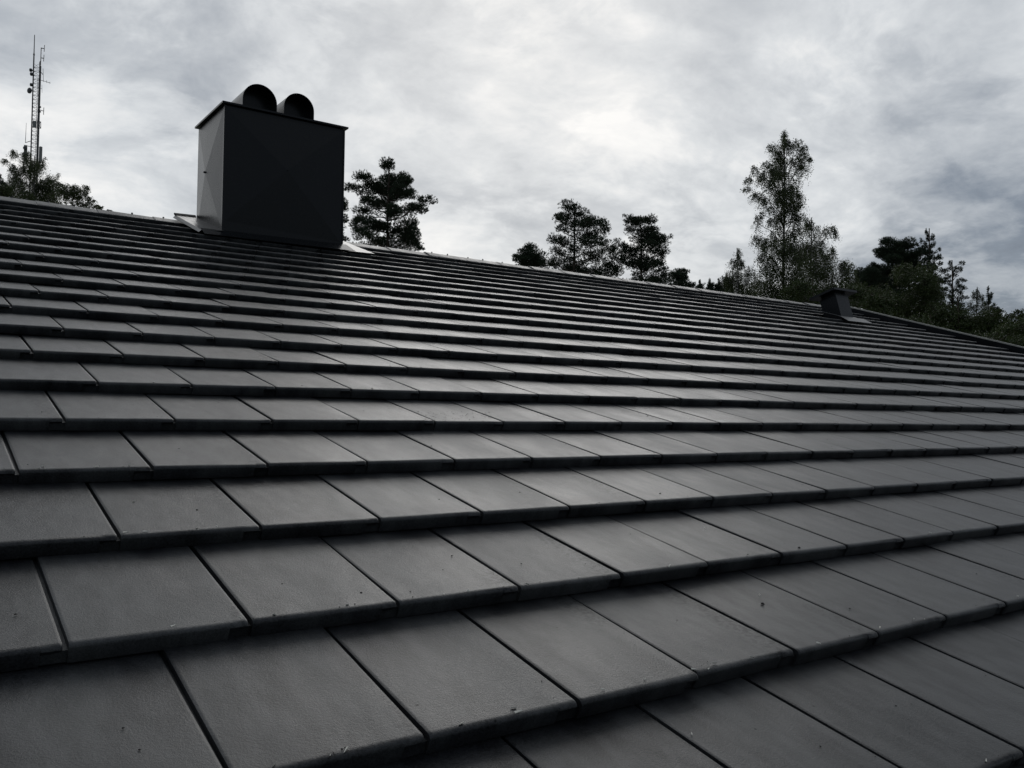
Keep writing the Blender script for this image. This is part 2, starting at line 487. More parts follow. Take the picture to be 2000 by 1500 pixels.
spots = []
for j in range(C_MIN, C_MAX + 1):
    n0 = int(math.floor((U_MIN - JU) / TW)) + 1
    n1 = int(math.floor((U_MAX - JU) / TW - 0.5 * (j % 2)))
    for n in range(n0, n1):
        u = JU + TW * (n + 0.5 * (j % 2))
        if u < U_MIN + 0.02 or u + TW > U_MAX + 0.001: continue
        Pn = [lip(u, j * E, 0), lip(u + TW, j * E, 0), lip(u + TW, (j + 1) * E, -0.03), lip(u, (j + 1) * E, -0.03)]
        area = 0.0
        q = [project(p) for p in Pn]
        if all(z > 0.15 for _, _, z in q):
            cx = [min(max(x, 0), 2000) for x, _, _ in q]
            cy = [min(max(y, 0), 1500) for _, y, _ in q]
            area = 0.5 * abs(sum(cx[i] * cy[(i + 1) % 4] - cx[(i + 1) % 4] * cy[i] for i in range(4)))
            # things standing on the roof hide some tiles
        elif max(z for _, _, z in q) > 0.15:
            area = 0.0
        spots.append((area, j, n))
spots.sort(key=lambda a: -a[0])
single = [s for s in spots[:300] if s[0] > 20]
rest = spots[len(single):]
for area, j, n in single:
    r = random.Random(j * 1009 + n * 7)
    me = SHORT_ME if j == C_MAX else TILE_ME[r.randrange(NVAR)]
    o = bpy.data.objects.new('tile', me)
    COL.objects.link(o)
    o.parent = roof
    o.matrix_basis = tile_matrix(j, n, r)
fv, ff, fr, base = [], [], [], 0
for area, j, n in rest:
    r = random.Random(j * 1009 + n * 7)
    V, F = SHORT if j == C_MAX else TILES[r.randrange(NVAR)]
    M = np.array(tile_matrix(j, n, r))
    fv.append(V @ M[:3, :3].T + M[:3, 3])
    ff += [tuple(base + i for i in f) for f in F]
    fr += [r.random()] * len(V)
    base += len(V)
fv = np.concatenate(fv)
fm = mesh_from('roof_tiles', fv, ff, M_TILE_F, 38)
at_ = fm.attributes.new('tile_rand', 'FLOAT', 'POINT')
at_.data.foreach_set('value', np.array(fr, np.float32))
o = obj('roof_tiles', fm)
o.parent = roof
tag(o, kind='stuff')

# --- ridge caps
def cap_mesh(seed):
    r = random.Random(seed)
    L = 0.515
    V, F = [], []
    A, Bh = 0.165, 0.074
    xs = [0.004, 0.007, 0.25, L + 0.012]
    for k, x in enumerate(xs):
        lift = 0.007 * (1 - x / L)            # each cap laps over the next
        tt = 0.016
        top = [(-A, -Bh), (-A + 0.012, -Bh + 0.012), (-0.03, -0.007), (0, 0.0), (0.03, -0.007), (A - 0.012, -Bh + 0.012), (A, -Bh)]
        bot = [(A - 0.006, -Bh - tt), (0, -tt), (-A + 0.006, -Bh - tt)]
        pr = top + bot
        for i, (y, z) in enumerate(pr):
            dd = 0.003 if k == 0 and i < 7 else 0
            V.append((x, y * (1 - dd), z - dd + lift + r.uniform(-0.0007, 0.0007)))
    n = 10
    for k in range(len(xs) - 1):
        for i in range(n):
            i2 = (i + 1) % n
            F.append((k * n + i, k * n + i2, (k + 1) * n + i2, (k + 1) * n + i))
    F.append(tuple(range(n - 1, -1, -1)))
    F.append(tuple((len(xs) - 1) * n + i for i in range(n)))
    F = [tuple(reversed(f)) for f in F]
    for xx in (0.11, 0.33):                    # nail heads along the crest
        b = len(V)
        for z in (-0.004, 0.016):
            V += [(xx + 0.009 * math.cos(a), 0.009 * math.sin(a), z) for a in [i * math.pi / 3 for i in range(6)]]
        F += [tuple(b + i for i in range(5, -1, -1)), tuple(b + 6 + i for i in range(6))]
        F += [(b + i, b + (i + 1) % 6, b + 6 + (i + 1) % 6, b + 6 + i) for i in range(6)]
    return mesh_from('ridge_cap', V, F, M_TILE, 12)
CAPS = [cap_mesh(i) for i in range(3)]
u = 0.985 - 0.515 * 15
k = 0
while u < U_MAX + 0.03:
    o = bpy.data.objects.new('ridge_cap', CAPS[k % 3])
    COL.objects.link(o)
    o.parent = roof
    r = random.Random(k)
    if u + 0.54 > U_MAX + 0.08:
        o.scale = ((U_MAX + 0.06 - u) / 0.527, 1, 1)
    o.location = (u, RIDGE_V, RIDGE_Z + 0.006 + r.gauss(0, 0.002))
    o.rotation_euler = (0, math.radians(r.gauss(0, 0.12)), math.radians(r.gauss(0, 0.15)))
    u += 0.515; k += 1

# --- verge: sheet-metal profile standing up beside the last tiles of the gable
for uu, sg in ((U_MAX, 1), (U_MIN, -1)):
    vg = MB()
    for mir in (0, 1):
        def vp(du, s, n):
            p = lip(uu + sg * du, s, n)
            if mir: p[1] = 2 * RIDGE_V - p[1]
            return p
        s0, s1 = eave_s - 0.03, RIDGE_S - 0.01
        for (a, b, c, d) in ((0.004, 0.016, -0.22, 0.052), (0.030, 0.042, -0.22, 0.0525)):
            P = [vp(a, s0, c), vp(b, s0, c), vp(b, s1, c), vp(a, s1, c), vp(a, s0, d), vp(b, s0, d), vp(b, s1, d), vp(a, s1, d)]
            vg.hexa(P)
    hb(vg, 'verge_trim', M_PAINT)
    ve = MB()
    for mir in (0, 1):
        a, b, c, d = 0.0, 0.040, 0.053, 0.073
        ve.hexa([vp(a, s0, c), vp(b, s0, c), vp(b, s1, c), vp(a, s1, c), vp(a, s0, d), vp(b, s0, d), vp(b, s1, d), vp(a, s1, d)])
    hb(ve, 'verge_edge', M_EDGE)
# eave fascia and gutter below the lowest course
ea = MB()
p = lip(0, eave_s, -0.1)
ea.box((U_MIN, p[1] - 0.025, p[2] - 0.2), (U_MAX, p[1], p[2] + 0.01))
hb(ea, 'fascia', M_WALL)
gt = MB()
pts = []
for a in range(0, 181, 20):
    pts.append((p[1] - 0.09 - 0.06 * math.cos(math.radians(a)), p[2] - 0.03 - 0.06 * math.sin(math.radians(a))))
inn = [(p[1] - 0.09 + (y - p[1] + 0.09) * 0.94, p[2] - 0.03 + (z - p[2] + 0.03) * 0.94) for y, z in pts]
ring = pts + inn[::-1]
V = [(x, y, z) for x in (U_MIN, U_MAX) for y, z in ring]
nn = len(ring)
F = [(i, (i + 1) % nn, nn + (i + 1) % nn, nn + i) for i in range(nn)]
gt.add(V, F)
hb(gt, 'gutter', M_PAINT, None, 40)

# ------------------------------------------------------------------ chimney
CU0, CU1, CV0, CV1 = 2.455, 3.673, 8.30, 9.19
CZ0, CZ1 = CAM_Z + 1.50, CAM_Z + 2.905
chim = empty('chimney', (0.5 * (CU0 + CU1), 0.5 * (CV0 + CV1), CZ0))
tag(chim, 'square chimney clad in dark sheet metal with two rounded cowls on top', 'chimney')
CO = np.array(chim.location)
def cb(mb, name, mat, parent=None, smooth=None):
    if parent is None:
        V = [tuple(np.asarray(v) - CO) for v in mb.V]
        return obj(name, mesh_from(name, V, mb.F, mat, smooth), chim)
    V = [tuple(np.asarray(v) - CO) for v in mb.V]
    return obj(name, mesh_from(name, V, mb.F, mat, smooth), parent)
def cladding(a, b, nrm, bulge):
    """a sheet between two plan corners, cross-broken: its centre stands a little proud"""
    a, b, nrm = np.array(a, float), np.array(b, float), np.array(nrm, float)
    P = [np.array([*a, CZ0]), np.array([*b, CZ0]), np.array([*b, CZ1]), np.array([*a, CZ1])]
    nv = np.array([*nrm, 0.0])
    cen = sum(P) / 4
    cen[2] = CAM_Z + 2.37; cen = cen + np.array([0, 0.07 if abs(nrm[0]) > 0 else 0, 0])
    mb = MB()
    rim = 0.022
    t = (P[1] - P[0]); t /= np.linalg.norm(t)
    Q = [P[0] + t * rim, P[1] - t * rim, P[2] - t * rim - np.array([0, 0, 0.03]), P[3] + t * rim - np.array([0, 0, 0.03])]
    Q[0] = Q[0] + np.array([0, 0, 0.30]); Q[1] = Q[1] + np.array([0, 0, 0.24])
    V = [p for p in P] + [q + nv * 0.0005 for q in Q] + [cen + nv * bulge] + [p - nv * 0.02 for p in P]
    F = [(0, 1, 5, 4), (1, 2, 6, 5), (2, 3, 7, 6), (3, 0, 4, 7), (4, 5, 8), (5, 6, 8), (6, 7, 8), (7, 4, 8), (12, 11, 10, 9),
         (1, 0, 9, 10), (2, 1, 10, 11), (3, 2, 11, 12), (0, 3, 12, 9)]
    mb.add(V, F)
    return mb, cen + nv * bulge
w1, c1 = cladding((CU0 + 0.001, CV0), (CU1 - 0.001, CV0), (0, -1), 0.045)
front = cb(w1, 'cladding_panel', M_PAINT)
w2, c2 = cladding((CU0, CV1 - 0.001), (CU0, CV0 + 0.0205), (-1, 0), 0.026)
side = cb(w2, 'cladding_panel', M_PAINT)
w3, c3 = cladding((CU1, CV0 + 0.0205), (CU1, CV1 - 0.001), (1, 0), 0.012)
cb(w3, 'cladding_panel', M_PAINT)
w4, c4 = cladding((CU1 - 0.022, CV1), (CU0 + 0.022, CV1), (0, 1), 0.012)
cb(w4, 'cladding_panel', M_PAINT)
for cen, nv, par in ((c2, (-1, 0, 0), side), (c1, (0, -1, 0), front)):
    rv = MB()
    nv = np.array(nv, float)
    rr = 0.011 if par is side else 0.004
    rv.tube([cen - nv * 0.01, cen + nv * 0.006, cen + nv * 0.016], [rr, rr, rr * 0.6], 8)
    cb(rv, 'rivet', M_BLACK, par, 40)
# corner beads: folded edges at the front corners
bd = MB()
bd.box((CU0 - 0.006, CV0 - 0.006, CZ0), (CU0 + 0.010, CV0 + 0.016, CZ1 - 0.002))
cb(bd, 'corner_bead', M_PAINT)
bd = MB()
bd.box((CU1 - 0.010, CV0 - 0.006, CZ0), (CU1 + 0.006, CV0 + 0.016, CZ1 - 0.002))
cb(bd, 'corner_bead', M_PAINT)
# cap plate with turned-down drip edge
cp = MB()
oh = 0.032
x0, x1, y0, y1 = CU0 - oh, CU1 + oh, CV0 - oh, CV1 + oh
cp.box((x0, y0, CZ1 + 0.008), (x1, y1, CZ1 + 0.026))
cp.box((CU0 + 0.03, CV0 + 0.03, CZ1 - 0.1), (CU1 - 0.03, CV1 - 0.03, CZ1 + 0.0078))
cb(cp, 'cap', M_PAINT)
def cowl(uc, r, ztop):
    zc = ztop - r
    zb = CZ1 + 0.026
    v0, v1 = CV0 + 0.015, CV1 - 0.10
    def arch(rad, zlow):
        pts = [(-rad, zlow)]
        for a in range(0, 181, 9):
            pts.append((-rad * math.cos(math.radians(a)), zc + rad * math.sin(math.radians(a))))
        pts.append((rad, zlow))
        return pts
    oa, ia = arch(r, zb + 0.0008), arch(r - 0.007, zb + 0.0008)
    n = len(oa)
    mb = MB()
    V = []
    for v in (v0, v1):
        V += [(uc + x, v, z) for x, z in oa]
        V += [(uc + x, v, z) for x, z in ia]
    F = []
    for i in range(n - 1):
        F.append((i, i + 1, 2 * n + i + 1, 2 * n + i))                      # outer
        F.append((n + i + 1, n + i, 3 * n + i, 3 * n + i + 1))              # inner
        F.append((i + 1, i, n + i, n + i + 1))                              # front rim
        F.append((2 * n + i, 2 * n + i + 1, 3 * n + i + 1, 3 * n + i))      # back rim
    for i in (0, n - 1):
        F.append((i, 2 * n + i, 3 * n + i, n + i))
    mb.add(V, F)
    shell = cb(mb, 'cowl', M_PAINT, None, 35)
    bk = MB()
    ia2 = arch(r - 0.0075, zb + 0.0012)
    vb = v0 + 0.17
    V = [(uc + x, vb, z) for x, z in ia2] + [(uc + x, vb + 0.006, z) for x, z in ia2]
    F = [tuple(range(n)), tuple(range(2 * n - 1, n - 1, -1))] + [(i + 1, i, n + i, n + i + 1) for i in range(n - 1)] + [(0, n - 1, 2 * n - 1, n)]
    bk.add(V, F)
    cb(bk, 'back_plate', M_PAINT, shell)
cowl(2.795, 0.170, CAM_Z + 3.183)
cowl(3.192, 0.157, CAM_Z + 3.180)
# flashing sheets round the foot, following the slope of the roof
def slab(mb, pts, t=0.004):
    """pts: four roof coordinates (u, s, n)"""
    lo = [lip(u, s, n) for u, s, n in pts]
    hi = [p + np.array([0, -S_, C_]) * t for p in lo]
    mb.hexa(lo + hi)
sF, sB = sv(CV0), sv(CV1)
fl = MB()                                        # left sheet with upstanding outer fold
slab(fl, [(CU0 - 0.205, sF - 0.05, 0.026), (CU0 - 0.002, sF - 0.05, 0.045), (CU0 - 0.002, sB + 0.02, 0.05), (CU0 - 0.205, sB + 0.02, 0.045)])
slab(fl, [(CU0 - 0.228, sF - 0.05, 0.004), (CU0 - 0.2055, sF - 0.05, 0.0262), (CU0 - 0.2055, sB + 0.02, 0.0452), (CU0 - 0.228, sB + 0.02, 0.02)])
cb(fl, 'flashing', M_FLASH)
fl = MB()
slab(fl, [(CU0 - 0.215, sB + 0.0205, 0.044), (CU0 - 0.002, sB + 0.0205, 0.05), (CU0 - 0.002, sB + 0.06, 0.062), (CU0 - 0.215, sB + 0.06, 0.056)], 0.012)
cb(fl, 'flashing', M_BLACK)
fl = MB()                                        # right sheet
slab(fl, [(CU1 + 0.010, sF - 0.16, 0.014), (CU1 + 0.29, sF - 0.16, 0.018), (CU1 + 0.29, sB + 0.02, 0.040), (CU1 + 0.010, sB + 0.02, 0.036)])
cb(fl, 'flashing', M_FLASH)
fl = MB()                                        # front apron
slab(fl, [(CU0 - 0.205, sF - 0.17, 0.008), (CU1 + 0.07, sF - 0.17, 0.022), (CU1 + 0.03, sF - 0.008, 0.060), (CU0 - 0.205, sF - 0.008, 0.040)])
cb(fl, 'flashing', M_PAINT)

# ------------------------------------------------------------------ roof vent
VU, VV = 10.90, 7.45
vent = empty('roof_vent', (VU + 0.145, VV + 0.15, CAM_Z + 1.42))
tag(vent, 'small dark square roof vent with overhanging lid near the gable', 'roof vent')
VM = Matrix.Translation(Vector((VU, VV, CAM_Z + 1.44))) @ Matrix.Rotation(math.radians(-16.0), 4, 'X')
VO = np.array(vent.location)
def vb_(mb, name, mat, parent=None):
    V = [tuple(np.array(VM @ Vector(v)) - VO) for v in mb.V]
    return obj(name, mesh_from(name, V, mb.F, mat), parent or vent)
mb = MB()
mb.box((0, 0, -0.12), (0.29, 0.27, 0.345))
vb_(mb, 'body', M_PAINT)
mb = MB()
mb.box((-0.115, -0.075, 0.378), (0.430, 0.355, 0.410))
lid = vb_(mb, 'lid', M_PAINT)
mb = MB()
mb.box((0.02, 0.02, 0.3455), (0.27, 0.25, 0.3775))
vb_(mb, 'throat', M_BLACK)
sk = MB()
s_ = sv(VV)
slab(sk, [(VU - 0.06, s_ - 0.16, 0.006), (VU + 0.52, s_ - 0.16, 0.006), (VU + 0.50, s_ - 0.005, 0.040), (VU - 0.05, s_ - 0.005, 0.040)], 0.005)
slab(sk, [(VU - 0.045, s_ - 0.0045, 0.040), (VU + 0.36, s_ - 0.0045, 0.040), (VU + 0.36, s_ + 0.34, 0.040), (VU - 0.045, s_ + 0.34, 0.040)], 0.005)
V = [tuple(np.asarray(v) - VO) for v in sk.V]
obj('skirt', mesh_from('skirt', V, sk.F, M_LEAD), vent)

# ------------------------------------------------------------------ small litter on the tiles
def tile_point(u, s):
    j = math.floor(s / E)
    f = s - j * E
    return lip(u, s, -f * math.tan(TILT) + 0.001)
TN = np.array([0, -math.sin(TH - TILT), math.cos(TH - TILT)])
fk = MB()
r = random.Random(3)
def fleck(u, s, size):
    p = tile_point(u, s)
    a = r.uniform(0, 6.28)
    d1 = np.array([math.cos(a), math.sin(a) * 0.9, math.sin(a) * 0.25])
    d2 = np.cross(TN, d1)
    L_, w = size * r.uniform(0.7, 1.5), size * r.uniform(0.25, 0.5)
    up = TN * size * r.uniform(0.05, 0.35)
    q = [p - d1 * L_ / 2 - d2 * w / 2, p + d1 * L_ / 2 - d2 * w / 2 * 0.4, p + d1 * L_ / 2 + d2 * w / 2 * 0.4 + up * 0.6, p - d1 * L_ / 2 + d2 * w / 2 + up]
    fk.hexa(q + [v + TN * 0.0012 for v in q])
def roof_hit(x, y):
    d = ray(x, y)
    n = np.array([0, -S_, C_])
    k = np.dot(n, np.array([0, LV, LZ]) - CAM) / np.dot(n, d)
    P = CAM + d * k
    return P[0], sv(P[1])
for x, y, sz in ((895, 1407, .010), (1000, 1378, .012), (1012, 1391, .008), (668, 1456, .010), (342, 1231, .007), (909, 1150, .007), (1180, 1348, .007),
                 (1265, 1330, .007), (1397, 1296, .009), (1470, 1285, .007), (1356, 1308, .007), (1591, 1252, .006), (1488, 1145, .006), (1300, 1100, .008),
                 (1464, 1085, .006), (1797, 1215, .006), (1810, 1038, .006), (1930, 1488, .010), (530, 1485, .012), (280, 1032, .007), (383, 1029, .008),
                 (84, 912, .006), (186, 905, .006), (250, 906, .008), (1380, 1019, .007), (1570, 953, .006), (1982, 1162, .007), (530, 1193, .007)):
    uu, ss = roof_hit(x, y)
    j = round(ss / E)
    if abs(ss - j * E) < 0.05: ss = j * E + r.uniform(0.008, 0.022)
    fleck(uu, ss, sz)
for k in range(330):
    j = r.randint(0, 17)
    fleck(r.uniform(-2, 12), j * E + abs(r.gauss(0.010, 0.008)) + (r.uniform(0, 0.35) if r.random() < 0.2 else 0.002), r.uniform(0.003, 0.008))
tag(fk.build('seed_litter', M_FLECK), 'pale birch seed flakes caught along the tile edges', 'litter', kind='stuff')
sp = MB()
def speck(u, s, size):
    p = tile_point(u, s)
    V = []
    n = 6
    for zz_, rr in ((0.0, 1.0), (0.5, 0.8), (0.8, 0.3)):
        for i in range(n):
            a = 2 * math.pi * i / n
            q = size * rr * r.uniform(0.7, 1.2)
            V.append(p + np.array([math.cos(a) * q, math.sin(a) * q * 0.97, math.sin(a) * q * 0.2]) + TN * size * zz_ * 0.8)
    F = [(l * n + i, l * n + (i + 1) % n, (l + 1) * n + (i + 1) % n, (l + 1) * n + i) for l in (0, 1) for i in range(n)] + [tuple(2 * n + i for i in range(n))]
    sp.add(V, F)
for x, y, sz in ((1493, 1165, .0075), (1561, 1069, .006), (1662, 1181, .004), (31, 1187, .004), (553, 1129, .004), (403, 1349, .003), (242, 1402, .003), (706, 1153, .004),
                 (386, 986, .004), (351, 865, .003), (1290, 961, .005), (1910, 1111, .003), (885, 1071, .004), (1020, 1093, .003), (844, 862, .004), (818, 797, .004),
                 (1625, 869, .004), (859, 968, .003), (1017, 953, .003), (82, 800, .003), (261, 780, .003), (590, 752, .004), (727, 759, .005)):
    speck(*roof_hit(x, y), sz * 0.72)
for k in range(420):
    speck(r.uniform(-2, 12.5), r.uniform(0, 18) * E, r.uniform(0.0008, 0.0021))
for k in range(1500):                             # grit lodged along the lips and beside the joints
    j = r.randint(0, 14)
    if r.random() < 0.55:
        speck(r.uniform(-1, 9), j * E + abs(r.gauss(0.012, 0.012)) + 0.004, r.uniform(0.0007, 0.0018))
    else:
        speck(JU + TW * (r.randint(-3, 28) + 0.5 * (j % 2)) - 0.012 - abs(r.gauss(0, 0.022)), j * E + r.uniform(0.02, 0.36), r.uniform(0.0006, 0.0016))
for k in range(90):                               # one soiled tile
    a, b = roof_hit(r.uniform(820, 960), r.uniform(797, 823))
    speck(a, b, r.uniform(0.001, 0.0024))
tag(sp.build('dirt_specks', M_SPECK), 'dark specks of dirt and cone scales scattered on the tiles', 'litter', kind='stuff')

# ------------------------------------------------------------------ trees
def tri_cloud(C, D, length, width, spread, k, g):
    """k blades per tuft, centre C (n,3), main direction D (n,3)"""
    n = len(C)
    d = D[:, None, :] + g.normal(0, spread, (n, k, 3))
    d /= np.linalg.norm(d, axis=2, keepdims=True)
    ref = g.normal(0, 1, (n, k, 3))
    sd = np.cross(d, ref); sd /= np.linalg.norm(sd, axis=2, keepdims=True)
    L = length * g.uniform(0.7, 1.25, (n, k, 1))
    base = C[:, None, :] + d * L * -0.15
    a = base - sd * width / 2
    b = base + sd * width / 2
    c = base + d * L
    V = np.stack([a, b, c], 2).reshape(-1, 3)
    return V, np.arange(len(V)).reshape(-1, 3)
def leaf_cloud(C, size, g, droop=0.6):
    n = len(C)
    d = g.normal(0, 1, (n, 3)); d[:, 2] = d[:, 2] * 0.7 - droop
    d /= np.linalg.norm(d, axis=1, keepdims=True)
    s = np.cross(d, g.normal(0, 1, (n, 3))); s /= np.linalg.norm(s, axis=1, keepdims=True)
    L = size * g.uniform(0.7, 1.3, (n, 1))
    V = np.stack([C, C + d * L * 0.45 + s * L * 0.38, C + d * L, C + d * L * 0.45 - s * L * 0.38], 1).reshape(-1, 3)
    return V, np.arange(len(V)).reshape(-1, 4)

def tree(name, label, cat, depth, trunk_x, top, pads, style, group=None, mat=None, bark=None, seed=0, dens=1.0, zf=0.75, tr=None, leaf=None):
    """pads: (x, y, rx, ry) foliage masses as seen from the roof, given depth inside the crown here"""
    g = np.random.default_rng(seed + 1)
    mpp = depth / FPX
    b = at(trunk_x, 900, depth)
    base = np.array([b[0], b[1], 0.0])
    tp = at(top[0], top[1], depth)
    root = empty(name, tuple(base))
    tag(root, label, cat, group)
    H = tp[2]
    hw = max(abs(p[0] - trunk_x) + p[2] for p in pads) * mpp
    tr = tr or max(0.07, (0.0065 if style == 'birch' else 0.011) * H)
    wood = MB()
    ts = np.linspace(0, 1, 9)
    wob = g.normal(0, 0.02 * hw, (9, 2)); wob[0] = 0
    tpts = []
    for i, q in enumerate(ts):
        z = H * q
        p = base * (1 - q) + np.array([tp[0], tp[1], 0]) * q
        p = np.array([p[0] + wob[i, 0], p[1] + wob[i, 1], z])
        tpts.append(p)
    wood.tube(tpts, [tr * (1 - 0.9 * q) + 0.01 for q in ts], 8)
    def trunk_at(z):
        q = min(max(z / H, 0), 1) * 8
        i = min(int(q), 7)
        return tpts[i] + (tpts[i + 1] - tpts[i]) * (q - i)
    fwd = np.array([FW[0], FW[1], 0.0]); fwd /= np.linalg.norm(fwd)
    cents, dirs, lv = [], [], []
    grow = {'pine': 1.55, 'young': 1.1, 'birch': 1.4, 'broad': 1.25}[style]
    def foliage(c, rx_, ry_, dn):
        area = math.pi * rx_ * ry_
        if style in ('pine', 'young'):
            n = int(max(10, dn * area / 0.00165))
            q = g.normal(0, 0.55, (n, 3)); nq = np.linalg.norm(q, axis=1, keepdims=True) + 1e-6; q *= np.tanh(nq) / nq
            P = c + q * np.array([rx_, rx_, ry_])
            out_ = q * np.array([1, 1, 0.6]) + np.array([0, 0, 0.7])
            cents.append(P); dirs.append(out_ / np.linalg.norm(out_, axis=1, keepdims=True))
            for k in range(6):
                e = P[g.integers(n)]
                wood.tube([c + (e - c) * 0.1, (c + e) / 2 + np.array([0, 0, -0.04]), e], [0.014, 0.010, 0.004], 3, False)
        else:
            lsz = leaf or 0.050
            n = int(max(16, dn * area / (lsz * lsz * 0.125)))
            ns = max(4, n // 9)
            q = g.normal(0, 0.6, (ns, 3)); nq = np.linalg.norm(q, axis=1, keepdims=True) + 1e-6; q *= np.tanh(nq) / nq
            S0 = c + q * np.array([rx_, rx_, ry_])
            hang = ry_ * g.uniform(0.5, 2.1, (ns, 1)) if style == 'birch' else ry_ * g.uniform(0.1, 0.5, (ns, 1))
            lean = g.normal(0, 0.35 if style == 'birch' else 1.2, (ns, 3)); lean[:, 2] = -1.0 if style == 'birch' else lean[:, 2]
            S1 = S0 + lean * hang
            for k in range(9):
                tt = g.uniform(0, 1, (ns, 1))
                lv.append(S0 + (S1 - S0) * tt + g.normal(0, 0.04, (ns, 3)))
            for k in range(min(ns, 8)):
                wood.tube([c, (c + S0[k]) / 2 + np.array([0, 0, 0.05]), S0[k], S1[k]], [0.012, 0.009, 0.006, 0.003], 3, False)
    for (x, y, rx, ry) in pads:
        c = at(x, y, depth)
        dx = abs(x - trunk_x) * mpp
        # how deep the crown is at that height
        same = [abs(q[0] - trunk_x) + q[2] for q in pads if abs(q[1] - y) < 30]
        wloc = max(same) * mpp
        free = math.sqrt(max(wloc * wloc - dx * dx, 0.0)) * zf
        off = g.uniform(-1, 1) * free
        c = c + fwd * off
        rx_, ry_ = rx * mpp, ry * mpp * (1.25 if style == 'pine' else 1.0)
        # limb
        zt = max(c[2] - (0.25 if style == 'pine' else 0.75) * np.linalg.norm((c - trunk_at(c[2]))[:2]) - 0.15, 0.12 * H)
        s0 = trunk_at(min(zt, H * 0.97))
        mid = (s0 + c) / 2 + np.array([0, 0, -0.10 * np.linalg.norm(c - s0) if style == 'pine' else 0.12 * np.linalg.norm(c - s0)])
        r0 = min((0.5 if style == 'pine' else 0.3) * tr * (1 - 0.8 * zt / H) + 0.010, 0.08)
        wood.tube([s0, (s0 + mid) / 2 + g.normal(0, .03, 3), mid, (mid + c) / 2 + g.normal(0, .03, 3), c], [r0, r0 * .8, r0 * .6, r0 * .45, 0.010], 5, False)
        if style == 'young':
            foliage(c, rx_ * grow, ry_ * grow, dens)
        else:
            foliage(c, rx_ * grow, ry_ * grow, dens * (0.9 if style == 'birch' else 0.8))
            for k in range(2 if style == 'birch' else 5):
                o2 = np.clip(g.normal(0, 0.66, 3), -0.95, 0.95) * np.array([rx_, rx_, ry_])
                foliage(c + o2, rx_ * grow * 0.36, ry_ * grow * 0.42, dens * 0.75)
        if np.linalg.norm(c - s0) > 1.6 * rx_:
            foliage(s0 + (c - s0) * g.uniform(0.45, 0.7) + np.array([0, 0, 0.25 * ry_]), rx_ * grow * 0.9, ry_ * grow * 0.8, dens * (0.6 if style == 'pine' else 0.55))
    w = wood.build('trunk', bark or (M_BIRCHBARK if style == 'birch' else M_BARK), None, None, tuple(base))
    w.parent = root; w.location = (0, 0, 0)
    if style in ('pine', 'young'):
        Cc, Dd = np.concatenate(cents), np.concatenate(dirs)
        V, F = tri_cloud(Cc, Dd, 0.12 if style == 'pine' else 0.10, 0.015, 0.42 if style == 'pine' else 0.36, 13, g)
        m_ = mat or M_NEEDLE
    else:
        Cc = np.concatenate(lv)
        V, F = leaf_cloud(Cc, leaf or 0.050, g)
        m_ = mat or (M_BIRCH if style == 'birch' else M_BROAD)
    o = obj('crown', fast_mesh('crown', V - base, F, m_), root)
    return root

def Z3(L): return [(660 + a * .35, 300 + b * .35, c * .35, d * .35) for a, b, c, d in L]
def Z4(L): return [(1340 + a * .33, 240 + b * .33, c * .33, d * .33) for a, b, c, d in L]
def Z1(L): return [(a * .2534, 40 + b * .2534, c * .2534, d * .2534) for a, b, c, d in L]

def skirt(pads, x0, x1, y0, y1, step=34, r=(26, 16), seed=1):
    """lower crown hidden behind the roof, so that the tree is whole"""
    g = random.Random(seed)
    y = y0
    while y < y1:
        x = x0
        while x < x1:
            pads.append((x + g.uniform(-8, 8), y + g.uniform(-6, 6), r[0], r[1]))
            x += step
        y += step * 0.7
    return pads

G = 'pines standing beyond the ridge'
tree('pine_tree', 'tall dark pine with one long side branch, next to the chimney', 'tree', 45, 761.5, (760, 321), Z3([
    (285, 75, 32, 20), (360, 108, 22, 22), (268, 112, 36, 22), (150, 150, 42, 20), (215, 142, 30, 20), (335, 150, 42, 26), (385, 175, 32, 20),
    (190, 195, 55, 22), (285, 185, 55, 26), (100, 220, 42, 13), (400, 215, 28, 18), (165, 250, 50, 15), (370, 240, 46, 20), (430, 285, 46, 17),
    (505, 275, 40, 13), (455, 312, 36, 10), (120, 300, 42, 14), (200, 288, 36, 13), (115, 350, 30, 18), (335, 360, 36, 20), (170, 400, 66, 22),
    (118, 415, 32, 9), (400, 400, 36, 30), (240, 420, 55, 17), (350, 440, 55, 24), (430, 470, 28, 32), (160, 470, 46, 18), (250, 482, 55, 18),
    (400, 500, 50, 24), (320, 320, 30, 14), (240, 240, 40, 18), (460, 535, 16, 8), (150, 520, 50, 20), (300, 560, 80, 22), (400, 590, 70, 22)]),
    'pine', G, seed=11, dens=0.8)
tree('pine_tree', 'broad open pine, tallest of the cluster halfway along the ridge', 'tree', 50, 1127, (1120, 402), Z3([
    (1285, 305, 42, 18), (1245, 340, 22, 13), (1350, 330, 36, 18), (1300, 360, 55, 20), (1400, 360, 36, 20), (1460, 385, 40, 20), (1230, 385, 28, 16),
    (1490, 425, 22, 22), (1390, 410, 55, 20), (1300, 420, 45, 15), (1240, 430, 22, 12), (1450, 455, 40, 18), (1350, 470, 45, 17), (1205, 490, 34, 18),
    (1270, 500, 45, 18), (1400, 520, 50, 18), (1470, 490, 30, 15), (1330, 545, 40, 18), (1220, 540, 32, 17), (1260, 590, 55, 22), (1200, 612, 28, 22),
    (1340, 605, 55, 20), (1430, 580, 50, 22), (1500, 545, 40, 25), (1540, 600, 45, 30), (1500, 640, 55, 28), (1400, 645, 60, 18), (1290, 640, 60, 20),
    (1560, 660, 30, 20), (1350, 700, 90, 25), (1460, 700, 90, 25)]), 'pine', G, seed=12, dens=0.52)
